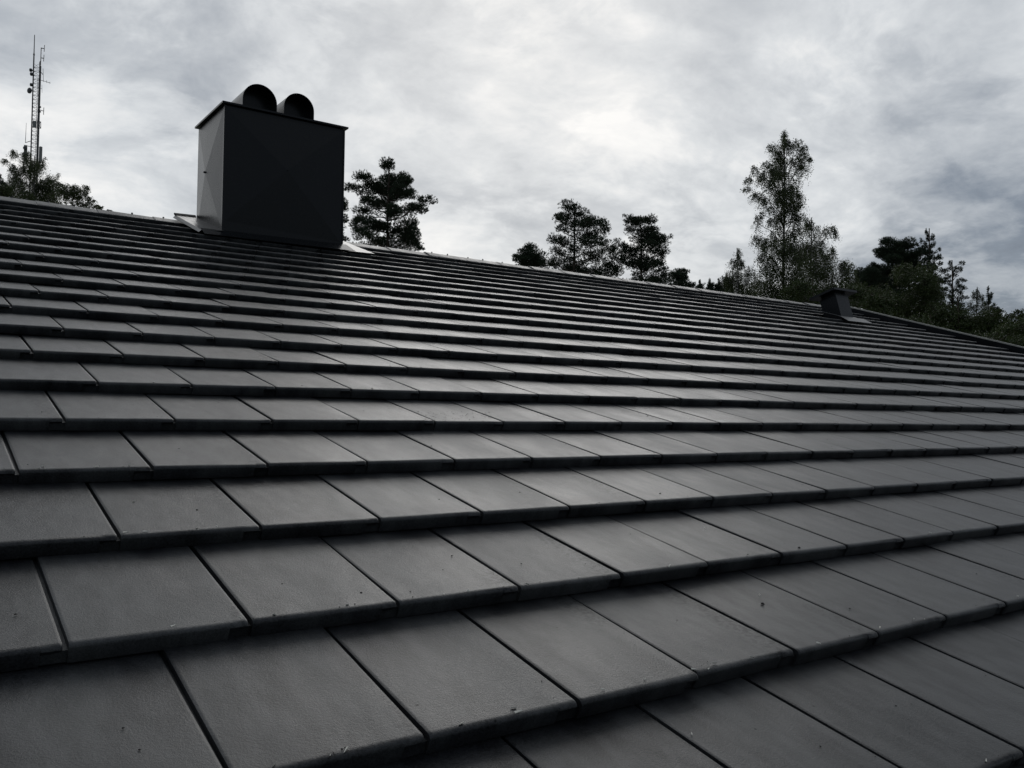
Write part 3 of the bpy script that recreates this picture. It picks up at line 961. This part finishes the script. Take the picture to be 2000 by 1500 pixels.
tree('pine_tree', 'narrow dense pine just right of the broad open one', 'tree', 50, 1260, (1252, 420), Z3([
    (1690, 355, 32, 13), (1625, 370, 26, 16), (1660, 390, 46, 20), (1730, 385, 32, 18), (1760, 415, 32, 16), (1650, 430, 36, 15), (1720, 440, 46, 20),
    (1785, 450, 28, 18), (1690, 480, 46, 18), (1760, 490, 42, 22), (1810, 500, 28, 24), (1600, 520, 30, 18), (1650, 530, 42, 18), (1730, 540, 55, 20),
    (1815, 545, 28, 18), (1620, 560, 36, 17), (1700, 580, 55, 20), (1790, 590, 36, 22), (1590, 600, 26, 16), (1660, 620, 55, 20), (1750, 630, 55, 22),
    (1830, 655, 26, 20), (1720, 670, 55, 22), (1820, 690, 46, 18), (1740, 730, 100, 24)]), 'pine', G, seed=13, dens=0.58)
tree('pine_tree', 'small pine top peeping over the ridge left of the cluster', 'tree', 58, 1037, (1037, 482), Z3([
    (1075, 535, 30, 20), (1050, 565, 42, 20), (1105, 580, 46, 20), (1018, 595, 32, 13), (1140, 605, 32, 13), (1070, 610, 60, 16), (1080, 660, 90, 26)]),
    'pine', G, seed=14)
tree('pine_tree', 'low pine tuft at the right end of the cluster', 'tree', 58, 1328, (1330, 526), Z3([
    (1910, 662, 34, 16), (1885, 690, 32, 18), (1925, 700, 22, 20), (1900, 740, 50, 24), (1930, 770, 50, 24)]), 'pine', G, seed=15)
tree('pine_tree', 'pine almost hidden behind the chimney', 'tree', 48, 640, (640, 345), [
    (640, 360, 12, 8), (625, 385, 16, 9), (655, 392, 16, 8), (664, 402, 11, 5), (640, 410, 18, 9), (664, 425, 11, 6), (620, 430, 18, 9), (660, 448, 14, 7),
    (640, 450, 22, 10), (655, 470, 18, 8), (615, 470, 22, 10), (640, 500, 40, 14)], 'pine', G, seed=16)

# birches and the wood behind the roof vent
tree('birch_tree', 'tall slender birch towering over the trees behind the roof vent', 'tree', 40, 1531.5, (1530, 258), Z4([
    (578, 75, 16, 26), (605, 90, 12, 22), (570, 130, 30, 24), (500, 160, 28, 22), (622, 140, 26, 22), (660, 180, 28, 20), (530, 190, 34, 22), (582, 200, 42, 28),
    (640, 232, 42, 22), (692, 250, 12, 9), (398, 280, 22, 16), (470, 262, 36, 22), (560, 272, 50, 28), (390, 312, 22, 16), (440, 322, 34, 26), (640, 300, 44, 26),
    (520, 332, 50, 28), (372, 372, 24, 12), (690, 355, 24, 24), (470, 390, 34, 26), (600, 380, 55, 28), (408, 432, 32, 22), (560, 440, 46, 28), (655, 440, 34, 24),
    (440, 480, 24, 28), (510, 490, 30, 24), (600, 500, 50, 28), (688, 475, 20, 14), (452, 535, 14, 22), (420, 590, 10, 34), (560, 570, 50, 32), (640, 570, 40, 28),
    (415, 685, 22, 24), (470, 690, 42, 26), (560, 655, 50, 34), (640, 640, 44, 34), (450, 780, 42, 34), (540, 745, 60, 40), (640, 730, 55, 44),
    (480, 860, 60, 46), (600, 850, 80, 56), (500, 950, 80, 50), (620, 960, 90, 56), (540, 1030, 120, 50)]), 'birch', 'birches behind the roof vent', seed=21, dens=0.74)
tree('birch_tree', 'spreading birch with drooping tips, right beside the tall birch', 'tree', 42, 1583, (1585, 425), Z4([
    (735, 580, 26, 22), (730, 640, 36, 32), (730, 715, 46, 42), (845, 625, 30, 24), (872, 655, 12, 22), (805, 690, 34, 32), (780, 770, 56, 38), (862, 765, 22, 30),
    (720, 850, 80, 56), (830, 850, 56, 46), (905, 840, 34, 24), (950, 858, 34, 24), (970, 895, 24, 28), (905, 910, 46, 34), (760, 950, 90, 56), (880, 970, 70, 46),
    (950, 950, 36, 30), (800, 1040, 120, 50), (690, 780, 40, 34)]), 'birch', 'birches behind the roof vent', seed=22, dens=0.72)
tree('birch_tree', 'young thin birch at the left foot of the tall one', 'tree', 46, 1443, (1440, 484), Z4([
    (303, 772, 16, 22), (322, 800, 14, 16), (275, 830, 26, 20), (332, 835, 20, 22), (300, 880, 44, 30), (370, 880, 28, 26), (258, 918, 26, 26), (330, 940, 55, 36),
    (402, 922, 36, 36), (425, 975, 40, 40), (330, 1010, 90, 40)]), 'birch', 'birches behind the roof vent', seed=23, dens=0.6)
tree('pine_tree', 'black round-topped pine with two humps behind the roof vent', 'tree', 52, 1749, (1752, 476), Z4([
    (1170, 735, 42, 22), (1285, 725, 38, 22), (1230, 752, 46, 20), (1140, 775, 30, 17), (1200, 792, 55, 22), (1345, 785, 36, 18), (1275, 805, 60, 26), (1160, 835, 36, 17),
    (1230, 862, 60, 28), (1330, 850, 60, 30), (1100, 868, 30, 20), (1050, 888, 32, 22), (1125, 920, 60, 30), (1040, 930, 40, 30), (1215, 930, 80, 40), (1100, 990, 110, 40),
    (1270, 1000, 120, 46), (1130, 1070, 140, 50), (1010, 980, 40, 34)]), 'pine', 'pines behind the roof vent', seed=31, dens=1.2)
def cone_tree(label, tx, ytop, ybot, half, depth, seed, group, lvls=9, cat='tree', name='young_pine_tree'):
    """open young conifer: whorls of upswept branches with tufted tips"""
    g = random.Random(seed)
    pads = [(tx, ytop + 8, 1.3, 9)]
    for k in range(lvls):
        q = (k + 0.6) / lvls
        y = ytop + (ybot - ytop) * q
        w = half * (0.05 + 0.95 * q)
        for sx in (-1, 1):
            w2 = w * g.uniform(0.75, 1.1)
            dy = g.uniform(-4, 4)
            for e in (0.3, 0.62, 0.95):
                ww = w2 * e
                pads.append((tx + sx * ww, y + dy - ww * 0.5 * e, 2.6 + 1.8 * q, 3.8 + 1.8 * q + (2.0 if e > 0.9 else 0)))
        pads.append((tx + g.uniform(-2, 2), y, 3 + 3 * q, 5))
    return tree(name, label, cat, depth, tx, (tx, ytop), pads, 'young', group, M_SPRUCE, None, seed, 1.2)
G2 = 'young conifers at the edge of the wood'
tree('young_pine_tree', 'young pine with upswept shoots, just right of the black pine', 'tree', 46, 1814, (1814, 446), Z4([
    (1436, 640, 7, 20), (1412, 692, 8, 20), (1437, 680, 9, 24), (1462, 676, 8, 22), (1386, 718, 12, 10), (1400, 736, 11, 10), (1432, 722, 9, 20), (1452, 726, 10, 16), (1478, 716, 8, 18),
    (1378, 752, 11, 9), (1404, 770, 18, 12), (1440, 760, 14, 18), (1470, 764, 20, 12), (1492, 752, 9, 12), (1508, 786, 11, 14), (1484, 808, 22, 12), (1440, 806, 22, 16), (1404, 812, 24, 12),
    (1500, 836, 16, 14), (1462, 850, 30, 18), (1420, 856, 30, 18), (1494, 890, 26, 18), (1440, 900, 44, 22), (1520, 930, 22, 18), (1480, 950, 40, 24), (1420, 960, 44, 24), (1540, 985, 22, 16),
    (1470, 1020, 60, 30), (1440, 1090, 90, 40)]), 'young', G2, M_SPRUCE, None, 41, 1.3)
tree('young_pine_tree', 'open young pine with bare gaps between whorls, standing alone against the sky', 'tree', 44, 1865, (1860, 508), Z4([
    (1576, 826, 8, 15), (1606, 838, 6, 12), (1632, 838, 8, 14), (1560, 858, 8, 8), (1582, 866, 12, 10), (1612, 866, 10, 9), (1636, 872, 8, 12), (1548, 902, 14, 8), (1568, 912, 14, 7), (1596, 896, 10, 10),
    (1630, 930, 14, 8), (1654, 934, 16, 9), (1600, 936, 12, 9), (1572, 956, 12, 8), (1640, 968, 16, 9), (1594, 976, 14, 10), (1620, 988, 24, 9), (1570, 1000, 18, 9), (1640, 1010, 16, 10), (1596, 1020, 20, 12),
    (1556, 1034, 18, 10), (1625, 1040, 26, 12), (1590, 1066, 36, 14), (1636, 1076, 22, 14), (1560, 1084, 26, 14), (1600, 1110, 50, 20)]), 'young', G2, M_SPRUCE, None, 42, 1.2)
tree('young_pine_tree', 'slim young pine at the thin end of the wood', 'tree', 44, 1930, (1930, 559), Z4([
    (1788, 986, 4, 20), (1772, 1024, 6, 14), (1804, 1020, 6, 15), (1788, 1030, 7, 18), (1764, 1046, 7, 10), (1814, 1042, 6, 11), (1776, 1060, 10, 10), (1800, 1062, 10, 11), (1762, 1084, 12, 9), (1818, 1078, 10, 9),
    (1790, 1096, 16, 12), (1766, 1112, 18, 10), (1822, 1104, 14, 12), (1794, 1130, 30, 14), (1790, 1165, 44, 20)]), 'young', G2, M_SPRUCE, None, 43, 1.2)
cone_tree('small conifer tip beside the slim young pine', 1944, 600, 660, 12, 46, 44, G2, 4)
tree('birch_tree', 'wispy birch sapling left of the slim young pine', 'tree', 44, 1908, (1908, 560), Z4([
    (1718, 995, 10, 18), (1700, 1020, 14, 16), (1735, 1035, 16, 18), (1705, 1070, 26, 22), (1740, 1090, 26, 26), (1710, 1130, 46, 32), (1720, 1190, 70, 36)]), 'birch', 'saplings at the edge of the wood', seed=24, dens=0.5)
G3 = 'leafy trees and bushes at the edge of the wood'
def bush(name, label, tx, top, pads, depth, seed, dens=0.95, mat=None):
    return tree(name, label, 'bush' if 'bush' in name else 'tree', depth, tx, top, pads, 'broad', G3, mat, None, seed, dens, 0.9, 0.09, 0.07)
bush('leafy_tree', 'dull green leafy tree in front of the black pine', 1780, (1772, 516), Z4([
    (1310, 868, 50, 34), (1250, 915, 56, 44), (1375, 905, 60, 44), (1430, 960, 66, 50), (1310, 980, 90, 56), (1210, 1000, 80, 56), (1400, 1050, 100, 60),
    (1290, 1080, 100, 60), (1490, 1040, 66, 56), (1200, 1090, 80, 56), (1350, 1160, 140, 60), (1480, 1140, 110, 60)]), 44, 51)
bush('leafy_bush', 'lighter green bush right behind the roof vent lid', 1700, (1700, 575), Z4([
    (1110, 1060, 50, 34), (1060, 1080, 46, 34), (1150, 1090, 50, 36), (1080, 1130, 80, 40), (1190, 1150, 70, 40)]), 36, 52)
bush('leafy_bush', 'dark bush filling the gap behind the left side of the vent', 1590, (1590, 545), Z4([
    (620, 1000, 80, 40), (720, 990, 80, 40), (800, 1000, 70, 40), (900, 1010, 70, 36), (980, 1020, 60, 40), (700, 1050, 140, 40), (860, 1060, 140, 40)]), 38, 53)
bush('leafy_bush', 'bush below the open young pine at the right', 1870, (1870, 580), Z4([
    (1560, 1100, 60, 46), (1640, 1110, 50, 40), (1600, 1160, 90, 50), (1680, 1170, 70, 46), (1540, 1190, 90, 50), (1620, 1240, 130, 50)]), 40, 54)
bush('leafy_bush', 'rounded bush under the slim young pine', 1940, (1940, 612), Z4([
    (1780, 1150, 60, 36), (1850, 1150, 56, 34), (1900, 1165, 36, 26), (1820, 1200, 80, 46), (1910, 1210, 60, 40), (1760, 1220, 80, 50), (1860, 1260, 130, 46)]), 40, 55)
bush('leafy_tree', 'dark tree cut by the right edge of the view', 1998, (1996, 602), Z4([
    (1965, 1130, 22, 20), (2000, 1120, 26, 22), (1975, 1175, 30, 24), (2020, 1170, 40, 34), (1990, 1220, 50, 36), (2040, 1220, 60, 40), (2010, 1270, 80, 40), (1960, 1290, 60, 34), (2060, 1300, 60, 40), (1990, 1330, 90, 40)]), 42, 56)
bush('leafy_bush', 'low hedge-like bush along the gable', 1820, (1820, 615), Z4([
    (1330, 1190, 90, 40), (1440, 1210, 90, 40), (1550, 1240, 90, 36), (1660, 1260, 90, 36), (1250, 1180, 60, 36), (1780, 1285, 90, 30), (1900, 1305, 90, 30), (2010, 1330, 90, 30)]), 34, 57)
# far spruces whose tips just clear the ridge
for k, (x, y, lab) in enumerate(((1368, 548, 'leftmost of the tiny far spruce tips on the ridge line'), (1387, 546, 'second far spruce tip from the left on the ridge line'),
                                 (1404, 546, 'third far spruce tip, just left of the young birch'), (1420, 536, 'largest far spruce tip, touching the young birch'))):
    pads = [(x, y + 3, 1.6, 4)]
    for i in range(8):
        q = (i + 1) / 8
        for sx in (-1, 1):
            pads.append((x + sx * q * 9, y + 6 + q * 44, 4 + q * 4, 3.5))
        pads.append((x, y + 6 + q * 44, 4, 4))
    tree('spruce_tree', lab, 'tree', 95, x, (x, y), pads, 'pine', 'far spruces behind the ridge', M_SPRUCE, None, 60 + k, 0.5)

# left: birch in front of the mast, lower trees beside it
tree('birch_tree', 'weeping birch in front of the radio mast', 'tree', 55, 71, (68, 305), Z1([
    (130, 1022, 18, 12), (152, 1052, 26, 18), (62, 1090, 22, 16), (90, 1122, 30, 24), (170, 1100, 26, 30), (80, 1165, 22, 36), (200, 1150, 32, 34), (262, 1062, 32, 30),
    (290, 1112, 42, 36), (330, 1085, 16, 26), (330, 1145, 34, 36), (130, 1212, 42, 34), (220, 1222, 52, 36), (300, 1205, 52, 42), (372, 1205, 42, 30), (405, 1235, 32, 20),
    (115, 1282, 50, 28), (200, 1292, 70, 30), (300, 1285, 76, 38), (390, 1295, 56, 36), (280, 1345, 100, 30), (240, 1410, 140, 40)]), 'birch', 'trees left of the chimney', seed=25, dens=0.85)
tree('leafy_tree', 'low rounded leafy tree at the right of the weeping birch', 'tree', 50, 140, (142, 366), Z1([
    (470, 1312, 50, 26), (552, 1302, 50, 22), (620, 1312, 36, 22), (642, 1285, 24, 20), (500, 1352, 76, 28), (600, 1362, 66, 32), (680, 1350, 34, 34), (702, 1392, 26, 22),
    (640, 1405, 60, 24), (540, 1420, 120, 34)]), 'broad', 'trees left of the chimney', M_BIRCH, None, 26, 0.65, 0.9, 0.09, 0.06)
tree('leafy_bush', 'bush at the left edge of the view behind the ridge', 'bush', 52, 8, (8, 362), Z1([
    (20, 1300, 34, 26), (60, 1312, 40, 24), (-30, 1300, 40, 30), (30, 1345, 80, 26), (-40, 1350, 80, 30)]), 'broad', 'trees left of the chimney', M_BROAD, None, 27, 0.9, 0.9, 0.08, 0.075)
tree('spruce_tree', 'little spruce tip at the left edge of the view', 'tree', 60, 6, (6, 348), [
    (6, 352, 2, 5), (2, 360, 4, 3), (10, 361, 4, 3), (0, 368, 6, 3), (12, 369, 6, 3), (-4, 377, 7, 4), (16, 378, 7, 4), (6, 386, 14, 6)], 'pine', 'trees left of the chimney', M_SPRUCE, None, 28, 0.8)
tree('leafy_tree', 'tiny far treetop just showing over the ridge caps', 'tree', 80, 196, (194, 402), [
    (193, 405, 4, 3), (199, 408, 5, 3), (208, 411, 6, 2.5), (200, 416, 12, 5), (200, 426, 14, 8)], 'broad', 'trees left of the chimney', M_BROAD, None, 29, 1.0, 0.9, 0.08, 0.085)

# ------------------------------------------------------------------ radio mast
MD = 100.0
mp = MD / FPX
b = at(69, 250, MD)
mast = empty('radio_mast', (b[0], b[1], 0))
tag(mast, 'tall steel lattice radio mast hung with dishes and antennas', 'mast')
MO = np.array(mast.location)
rt2 = np.array([R0[0], R0[1], 0.0]); fw2 = np.array([FW[0], FW[1], 0.0]); fw2 /= np.linalg.norm(fw2)
def mz(y, x=66): return at(x, y, MD)[2]
def mpt(x, y, dep=0.0):          # x, y as seen; the picture leans a little with the camera's roll
    p = at(x, y, MD)
    return p + fw2 * dep
def mbuild(mb, name, mat, parent=None, smooth=40):
    V = [tuple(np.asarray(v) - MO) for v in mb.V]
    return obj(name, mesh_from(name, V, mb.F, mat, smooth), parent or mast)
axis = np.array([b[0], b[1], 0.0])
def leg_xy(k):
    return axis + (rt2 * -0.36 + fw2 * -0.1, rt2 * 0.36 + fw2 * -0.1, rt2 * 0.14 + fw2 * 0.5)[k]
tops = [mz(106), mz(120), mz(124)]
for k in range(3):
    mb = MB()
    a = leg_xy(k)
    mb.tube([a, a + np.array([0, 0, tops[k]])], (0.075, 0.075, 0.055)[k], 6)
    mbuild(mb, 'leg', M_MAST)
mb = MB()
z = 1.0
i = 0
while z < tops[2] - 0.3:
    P = [leg_xy(k) + np.array([0, 0, z]) for k in range(3)]
    Q = [leg_xy(k) + np.array([0, 0, z + 0.46]) for k in range(3)]
    for k in range(3):
        k2 = (k + 1) % 3
        mb.tube([P[k], P[k2]], 0.021, 3, False)
        mb.tube([P[k] if i % 2 else P[k2], Q[k2] if i % 2 else Q[k]], 0.017, 3, False)
    z += 0.46; i += 1
mbuild(mb, 'bracing', M_MAST)
mb = MB()                          # ladder and cable run inside the mast
c0 = axis + rt2 * 0.10 + fw2 * 0.12
for dx in (-0.06, 0.06):
    mb.tube([c0 + rt2 * dx + np.array([0, 0, 0.5]), c0 + rt2 * dx + np.array([0, 0, tops[2] - 1.5])], 0.022, 4)
z = 1.0
while z < tops[2] - 1.6:
    mb.tube([c0 + rt2 * -0.06 + np.array([0, 0, z]), c0 + rt2 * 0.06 + np.array([0, 0, z])], 0.01, 3, False)
    z += 0.3
mbuild(mb, 'ladder', M_MAST)
def pole(name, pts, r, mat=M_MAST, parent=None):
    mb = MB()
    mb.tube(pts, r, 6)
    return mbuild(mb, name, mat, parent)
pole('whip_antenna', [leg_xy(0) + np.array([0, 0, tops[0]]), leg_xy(0) + np.array([0, 0, mz(106) + 0.25]), leg_xy(0) + np.array([0, 0, mz(66)])], [0.11, 0.055, 0.04])
def dish(x, y, r, depth_, toward):
    """drum antenna: shallow cylinder with rounded radome"""
    c = mpt(x, y)
    d = rt2 * toward[0] + fw2 * toward[1]; d /= np.linalg.norm(d)
    mb = MB()
    prof = [(-depth_ * 0.9, 0.25), (-depth_ * 0.6, 0.6), (-depth_ * 0.3, 0.97), (depth_ * 0.4, 1.0), (depth_ * 0.6, 0.85), (depth_ * 0.72, 0.45)]
    mb.tube([c + d * q for q, _ in prof], [r * s for _, s in prof], 12)
    o = mbuild(mb, 'dish', M_DISH)
    l0 = leg_xy(0); l0 = np.array([l0[0], l0[1], c[2]])
    pole('bracket', [c - d * depth_ * 0.5, l0], 0.035, M_MAST, o)
dish(60.4, 137, 0.20, 0.22, (-1, -0.25))
dish(62.0, 144.7, 0.20, 0.24, (-1, -0.2))
dish(61.4, 165.5, 0.19, 0.22, (-1, -0.3))
dish(58.0, 177, 0.33, 0.22, (-0.45, -0.9))
# folded dipoles on the right
def leg1(z): a = leg_xy(1); return np.array([a[0], a[1], z])
def dipole(parts):
    mb = MB()
    for pts, r in parts:
        mb.tube(pts, r, 5)
    mbuild(mb, 'dipole_antenna', M_MAST)
dipole([([mpt(79.4, 126), mpt(80.6, 93)], 0.045), ([mpt(80.6, 94), mpt(86.6, 95)], 0.05), ([mpt(80, 113), mpt(85.8, 114)], 0.05),
        ([mpt(86.3, 101), mpt(87.2, 88)], 0.035), ([mpt(85.3, 120), mpt(86, 107)], 0.035), ([leg1(mz(126)), mpt(79.4, 126)], 0.05), ([leg1(mz(119)), mpt(79.8, 119)], 0.05)])
dipole([([leg1(mz(137)), mpt(84.2, 146)], 0.035), ([mpt(84, 134), mpt(84.6, 159)], 0.026)])
dipole([([leg1(mz(155)), mpt(98, 162)], 0.028), ([mpt(84.4, 153), mpt(84.4, 160)], 0.018), ([mpt(91, 156.5), mpt(91, 162)], 0.016), ([mpt(97.5, 159.5), mpt(97.5, 164)], 0.016)])
dipole([([leg1(mz(171)), mpt(82.4, 173.5)], 0.022), ([mpt(81.8, 166), mpt(82.2, 181)], 0.016)])
dipole([([leg1(mz(214)), mpt(85.3, 217)], 0.04), ([mpt(85.6, 210), mpt(85, 224)], 0.035)])
for (x, y) in ((77.6, 209), (77.3, 218)):
    mb = MB()
    c = mpt(x, y)
    mb.tube([c - rt2 * 0.14, c - rt2 * 0.05, c + rt2 * 0.12], [0.08, 0.13, 0.10], 8)
    mbuild(mb, 'amplifier_box', M_DISH)
def plate(name, x0, x1, y0, y1, mat, th=0.06, dep=-0.25, yaw=0.0, lean=0.0):
    c = mpt((x0 + x1) / 2, (y0 + y1) / 2, dep)
    w, h = (x1 - x0) * mp / 2, (y1 - y0) * mp / 2
    a = rt2 * math.cos(yaw) + fw2 * math.sin(yaw)
    n = np.cross(a, (0, 0, 1))
    upv = np.array([0, 0, 1.0]) + a * lean
    mb = MB()
    P = []
    for t_ in (-th, th):
        P += [c - a * w - upv * h + n * t_, c + a * w - upv * h + n * t_, c + a * w + upv * h + n * t_, c - a * w + upv * h + n * t_]
    mb.add(P, [(3, 2, 1, 0), (4, 5, 6, 7), (0, 1, 5, 4), (1, 2, 6, 5), (2, 3, 7, 6), (3, 0, 4, 7)])
    return mbuild(mb, name, mat, None, None)
plate('equipment_box', 67.3, 73.5, 238, 251, M_PANEL, 0.1, -0.3, 0.35)
# wire frame beside the box
mb = MB()
fr_ = [mpt(74.5, 237, -.2), mpt(81.6, 239, -.2), mpt(81.6, 252, -.2), mpt(74.5, 251, -.2)]
for k in range(4):
    mb.tube([fr_[k], fr_[(k + 1) % 4]], 0.03, 4)
mb.tube([fr_[0], fr_[2]], 0.025, 4); mb.tube([fr_[1], fr_[3]], 0.025, 4)
for q in (0.25, 0.5, 0.75):
    mb.tube([fr_[0] * (1 - q) + fr_[1] * q, fr_[3] * (1 - q) + fr_[2] * q], 0.022, 4)
mbuild(mb, 'grid_reflector', M_DISH)
l0z = leg_xy(0)
arm_end = mpt(49.6, 278.5)
ar = pole('arm', [np.array([l0z[0], l0z[1], mz(276)]), arm_end], 0.035)
pole('whip_antenna', [arm_end, mpt(51.4, 240)], [0.032, 0.016])
plate('panel_antenna', 50.2, 56.0, 285.5, 316, M_PANEL, 0.12, -0.35, 0.5, 0.0)
plate('panel_antenna', 79.0, 83.2, 287.5, 318, M_PANEL, 0.12, -0.2, -0.5, 0.0)
mb = MB()
c = mpt(54.5, 292, -0.55)
d = -fw2
mb.tube([c - d * 0.1, c, c + d * 0.12], [0.1, 0.24, 0.2], 12)
mbuild(mb, 'dish', M_DISH)
for x, y in ((57, 287), (57, 310), (78.6, 289), (78.6, 312)):
    lx = leg_xy(0) if x < 70 else leg_xy(1)
    pole('bracket', [mpt(x, y, -0.3), np.array([lx[0], lx[1], mz(y)])], 0.035)
